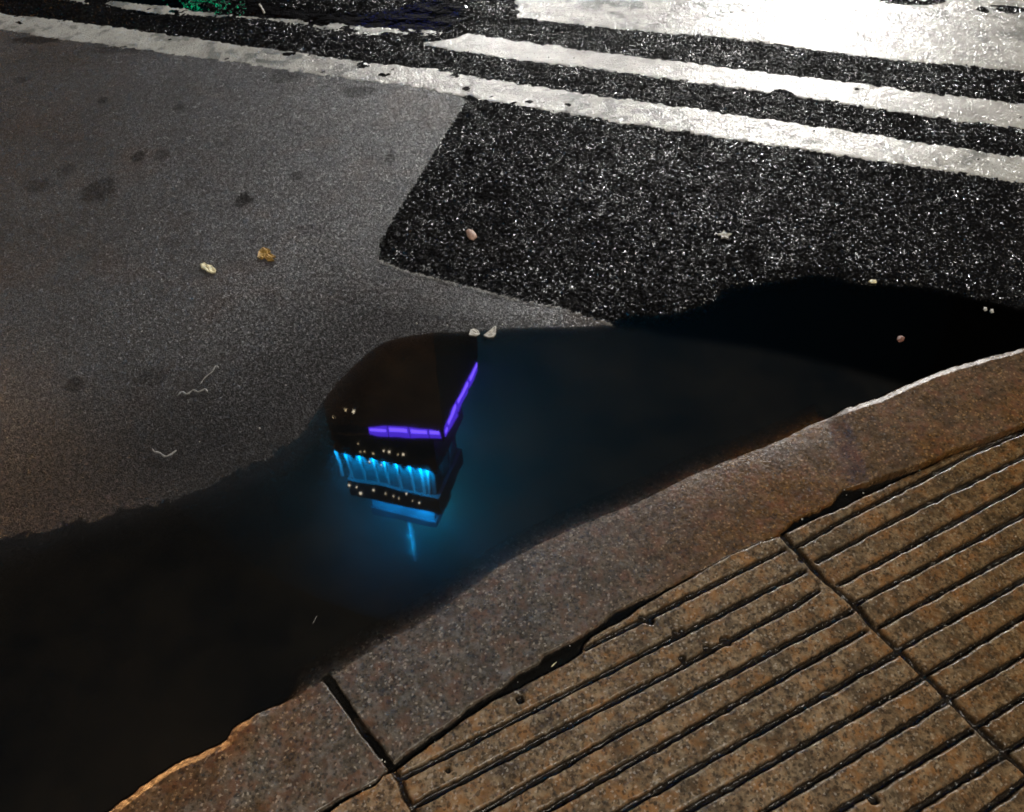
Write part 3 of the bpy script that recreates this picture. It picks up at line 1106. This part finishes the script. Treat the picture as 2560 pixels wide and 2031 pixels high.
# flank of the crown
ga, gb = ci[1], ci[2]
for t_ in (.25, .6):
    q = ga + (gb - ga) * t_
    gn = np.array([(gb - ga)[1], -(gb - ga)[0]]); gn /= np.linalg.norm(gn)
    if gn[0] < 0: gn = -gn
    bm = bmesh.new()
    cone(bm, (q[0], q[1], Z_LEDGE), (q[0], q[1], Z_PAR), .34, .30, 10)
    part('column', bm, M_FIN)
    l = q + gn * .9
    spot('floodlight', (l[0], l[1], Z_LEDGE + .1), 12000, CY, (-gn[0] * .10, -gn[1] * .10, 1), 62)
# upper crown: lamps on the parapet roof
tp = np.array(TOPP)
for t_, pw in ((.10, 3500), (.22, 6000), (.38, 6000), (.55, 4500), (.72, 5000), (.86, 9000), (.97, 9000)):
    q = tp[0] + (tp[1] - tp[0]) * t_ + fn * 1.5
    spot('floodlight', (q[0], q[1], 138.1), pw * 26, (.0, .36, 1.0), (-fn[0] * .2, -fn[1] * .2, 1), 74)
lamp_light('floodlight', (sp[0] + .2, sp[1] - 2.2, 154.0), 5000, CY, 0.0)
lamp_light('floodlight', (sp[0] + .2, sp[1] - 2.2, 161.0), 5000, CY, 0.0)

# small lit lamps and windows, each on its own face
def dots(lst, plane_p, plane_n, mat, name):
    for x, y, r in lst:
        r = r * .46
        p = sky_point(*z5(x, y), plane_p, plane_n)
        bm = bmesh.new()
        box(bm, (p[0] + plane_n[0] * .12, p[1] + plane_n[1] * .12, p[2]), (r, .2, r * 1.1), math.atan2(plane_n[0], -plane_n[1]))
        part(name, bm, mat)


def face_n(A, B):
    u = np.array(B) - np.array(A)
    u /= np.linalg.norm(u)
    n = np.array([u[1], -u[0]])
    return n if n[1] < 0 else -n


nl, nm = face_n(Lf, Lc), face_n(Uf, Uc)
dots([(452, 608, .75)], Lf, nl, M_WIN, 'window')
dots([(400, 595, .6), (330, 640, .4)], Lf, nl, M_WIN2, 'window')
dots([(672, 850, .7), (755, 870, .8), (640, 843, .5)], Uf, nm, M_WIN, 'window')
dots([(515, 848, .6), (570, 862, .75), (480, 800, .4), (490, 850, .5), (722, 868, .4)], Uf, nm, M_WIN2, 'window')
ps = np.array(shrink(MID, .5))
dots([(422, 1052, .75), (470, 1068, .6), (500, 1108, 1.0), (575, 1092, .6), (772, 1108, .6), (850, 1163, .6)], ps[0], nm, M_WIN, 'lamp')
dots([(645, 1112, .5), (690, 1124, .6), (725, 1134, .5), (810, 1150, .4)], ps[0], nm, M_WIN2, 'lamp')
dots([(545, 915, .45), (622, 935, .45)], ci[0], nm, M_WIN, 'lamp')

# low cloud that drifts behind the crown, lit blue by unseen lamps added behind the tower
t = NT('mist')
pv = t.n.new('ShaderNodeVolumePrincipled')
pv.inputs['Color'].default_value = (.95, .97, 1, 1)
pv.inputs['Density'].default_value = .009
pv.inputs['Anisotropy'].default_value = .0
t.l.new(pv.outputs[0], t.out.inputs['Volume'])
bm = bmesh.new()
bmesh.ops.create_uvsphere(bm, u_segments=48, v_segments=24, radius=1)
o = from_bm('low_cloud', bm, t.m)
o.scale = (110, 62, 125)
o.location = (-2, 153, 150)
tag(o, kind='stuff', label='blue lit low cloud drifting behind the tower crown')
for p, e in (((-14.5, 107, 128), 8000), ((-15.5, 107.5, 135), 19000), ((-20, 107, 142), 22000), ((-20, 104.5, 158), 56000), ((-17.5, 103, 152), 52000), ((-28, 112, 134), 11000)):
    lamp_light('floodlight', p, e, (.0, .50, .80), 0.0)  # hidden lamps put in only for the cloud's glow
spot('added_facade_spot', (-30, 60, .6), 1300000, (1, .52, .22), (8, 28, 92), 26)  # unseen ground spot added to warm the dark tower front


# ------------------------------------------------------------------ street lamps and signal that light the scene
M_POLE = simple('grey_pole', (.12, .12, .12), .45, 20, .2, metallic=.6)


def street_lamp(name, x, y, h, power, col, strength, label, toward, size=(.55, .25), rad=.34):
    r = tag(empty(name, (x, y, 0)), label, 'street lamp', 'street lamps')
    d = Vector((toward[0] - x, toward[1] - y, 0)).normalized()
    def add(n, bm, m):
        return from_bm(n, bm, m, r)
    bm = bmesh.new(); cone(bm, (-d.x * 1.5, -d.y * 1.5, 0), (-d.x * 1.5, -d.y * 1.5, h + .1), .10, .06, 16); add('pole', bm, M_POLE)
    bm = bmesh.new(); cone(bm, (-d.x * 1.5, -d.y * 1.5, 0), (-d.x * 1.5, -d.y * 1.5, .35), .18, .15, 16); add('base', bm, M_POLE)
    bm = bmesh.new(); cone(bm, (-d.x * 1.5, -d.y * 1.5, h), (-d.x * .25, -d.y * .25, h + .25), .05, .04, 12); add('arm', bm, M_POLE)
    bm = bmesh.new(); box(bm, (0, 0, h + .22), (size[0] + .1, size[1] + .1, .12), math.atan2(d.y, d.x)); add('lamp_head', bm, M_POLE)
    bm = bmesh.new(); box(bm, (0, 0, h + .12), (size[0], size[1], .05), math.atan2(d.y, d.x)); add('lamp_lens', bm, emitter(name + '_lens', col, strength))
    l = lamp_light('lamp_light', (0, 0, h - .12), power, col, rad)
    l.parent = r
    return r


def polar(az, el, z):
    dd = (z + CAM_H) / math.tan(math.radians(el))
    a = math.radians(az)
    return dd * math.sin(a), dd * math.cos(a)


WH = (1.0, .98, .94)
x, y = polar(-1.0, 21.0, 6.0); street_lamp('street_lamp', x, y, 6.0, 3600, WH, 300, 'white street lamp straight across the road', (0, 0), rad=.24)
x, y = polar(20, 21.8, 6.0); street_lamp('street_lamp', x, y, 6.0, 7800, WH, 300, 'brighter white street lamp across the road to the right', (0, 0), rad=.28)
x, y = polar(62, 27, 6.0); street_lamp('street_lamp', x, y, 6.0, 800, (1, .88, .68), 200, 'warm white street lamp far to the right along the kerb', (0, 0), rad=.15)
street_lamp('street_lamp', 2.6, -3.2, 6.5, 1250, (1, .92, .80), 200, 'warm street lamp on the pavement behind the viewer', (.5, 1.0))
x, y = polar(-43, 16, 5.5)
orange = street_lamp('street_lamp', x, y, 5.5, 260, (1, .45, .13), 200, 'orange street lamp far to the left along the kerb', (0, 0), rad=.14)

b_ = spot('added_kerb_spot', (0, 0, 5.35), 24000, (1, .50, .18), (-.27 - x, .02 - y, -5.35), 1.7)      # narrow spot added to light only the rim at the kerb's left end
b_.data.shadow_soft_size = .2
b_.parent = orange

# traffic signal showing green, mirrored in the far puddle
x, y = polar(-20.2, 21.6, 4.1)
sg = tag(empty('traffic_light', (x, y, 0)), 'traffic light showing green across the road', 'traffic light')
bm = bmesh.new(); cone(bm, (0, .22, 0), (0, .22, 4.9), .07, .05, 14); from_bm('pole', bm, M_POLE, sg)
bm = bmesh.new(); box(bm, (0, 0, 4.42), (.34, .24, 1.0)); from_bm('housing', bm, M_PAR, sg)
for k, (cc, ss) in enumerate((((.12, .005, .004), .3), ((.12, .08, .004), .3), ((.0, 1.0, .42), 9))):
    bm = bmesh.new(); cone(bm, (0, -.13, 4.74 - k * .31), (0, -.15, 4.74 - k * .31), .125, .115, 20)
    from_bm('lens', bm, emitter(('red_lens', 'amber_lens', 'green_lens')[k], cc, ss), sg)

# shop building with a blue sign band beyond the road
x, y = polar(-7.6, 24.2, 9.0)
b = tag(empty('shop_building', (x, y, 0)), 'dark shop building with a thin blue light band across the road', 'building')
bm = bmesh.new(); box(bm, (0, 4.3, 5), (9, 8, 10)); from_bm('wall', bm, M_PAR, b)
bm = bmesh.new(); box(bm, (0, .2, 9.0), (2.0, .2, .09)); from_bm('light_band', bm, emitter('blue_neon', (.0, .06, 1.0), 1.6), b)
for wx in (-3.2, -1.1, 1.1, 3.2):
    for wz in (2.0, 5.0):
        bm = bmesh.new(); box(bm, (wx, .25, wz), (1.3, .12, 1.7)); f = from_bm('window', bm, simple('window_frame', (.05, .05, .05), .4), b)
        bm = bmesh.new(); box(bm, (wx, .17, wz), (1.1, .04, 1.5)); from_bm('pane', bm, simple('dark_glass', (.01, .012, .015), .08), f)
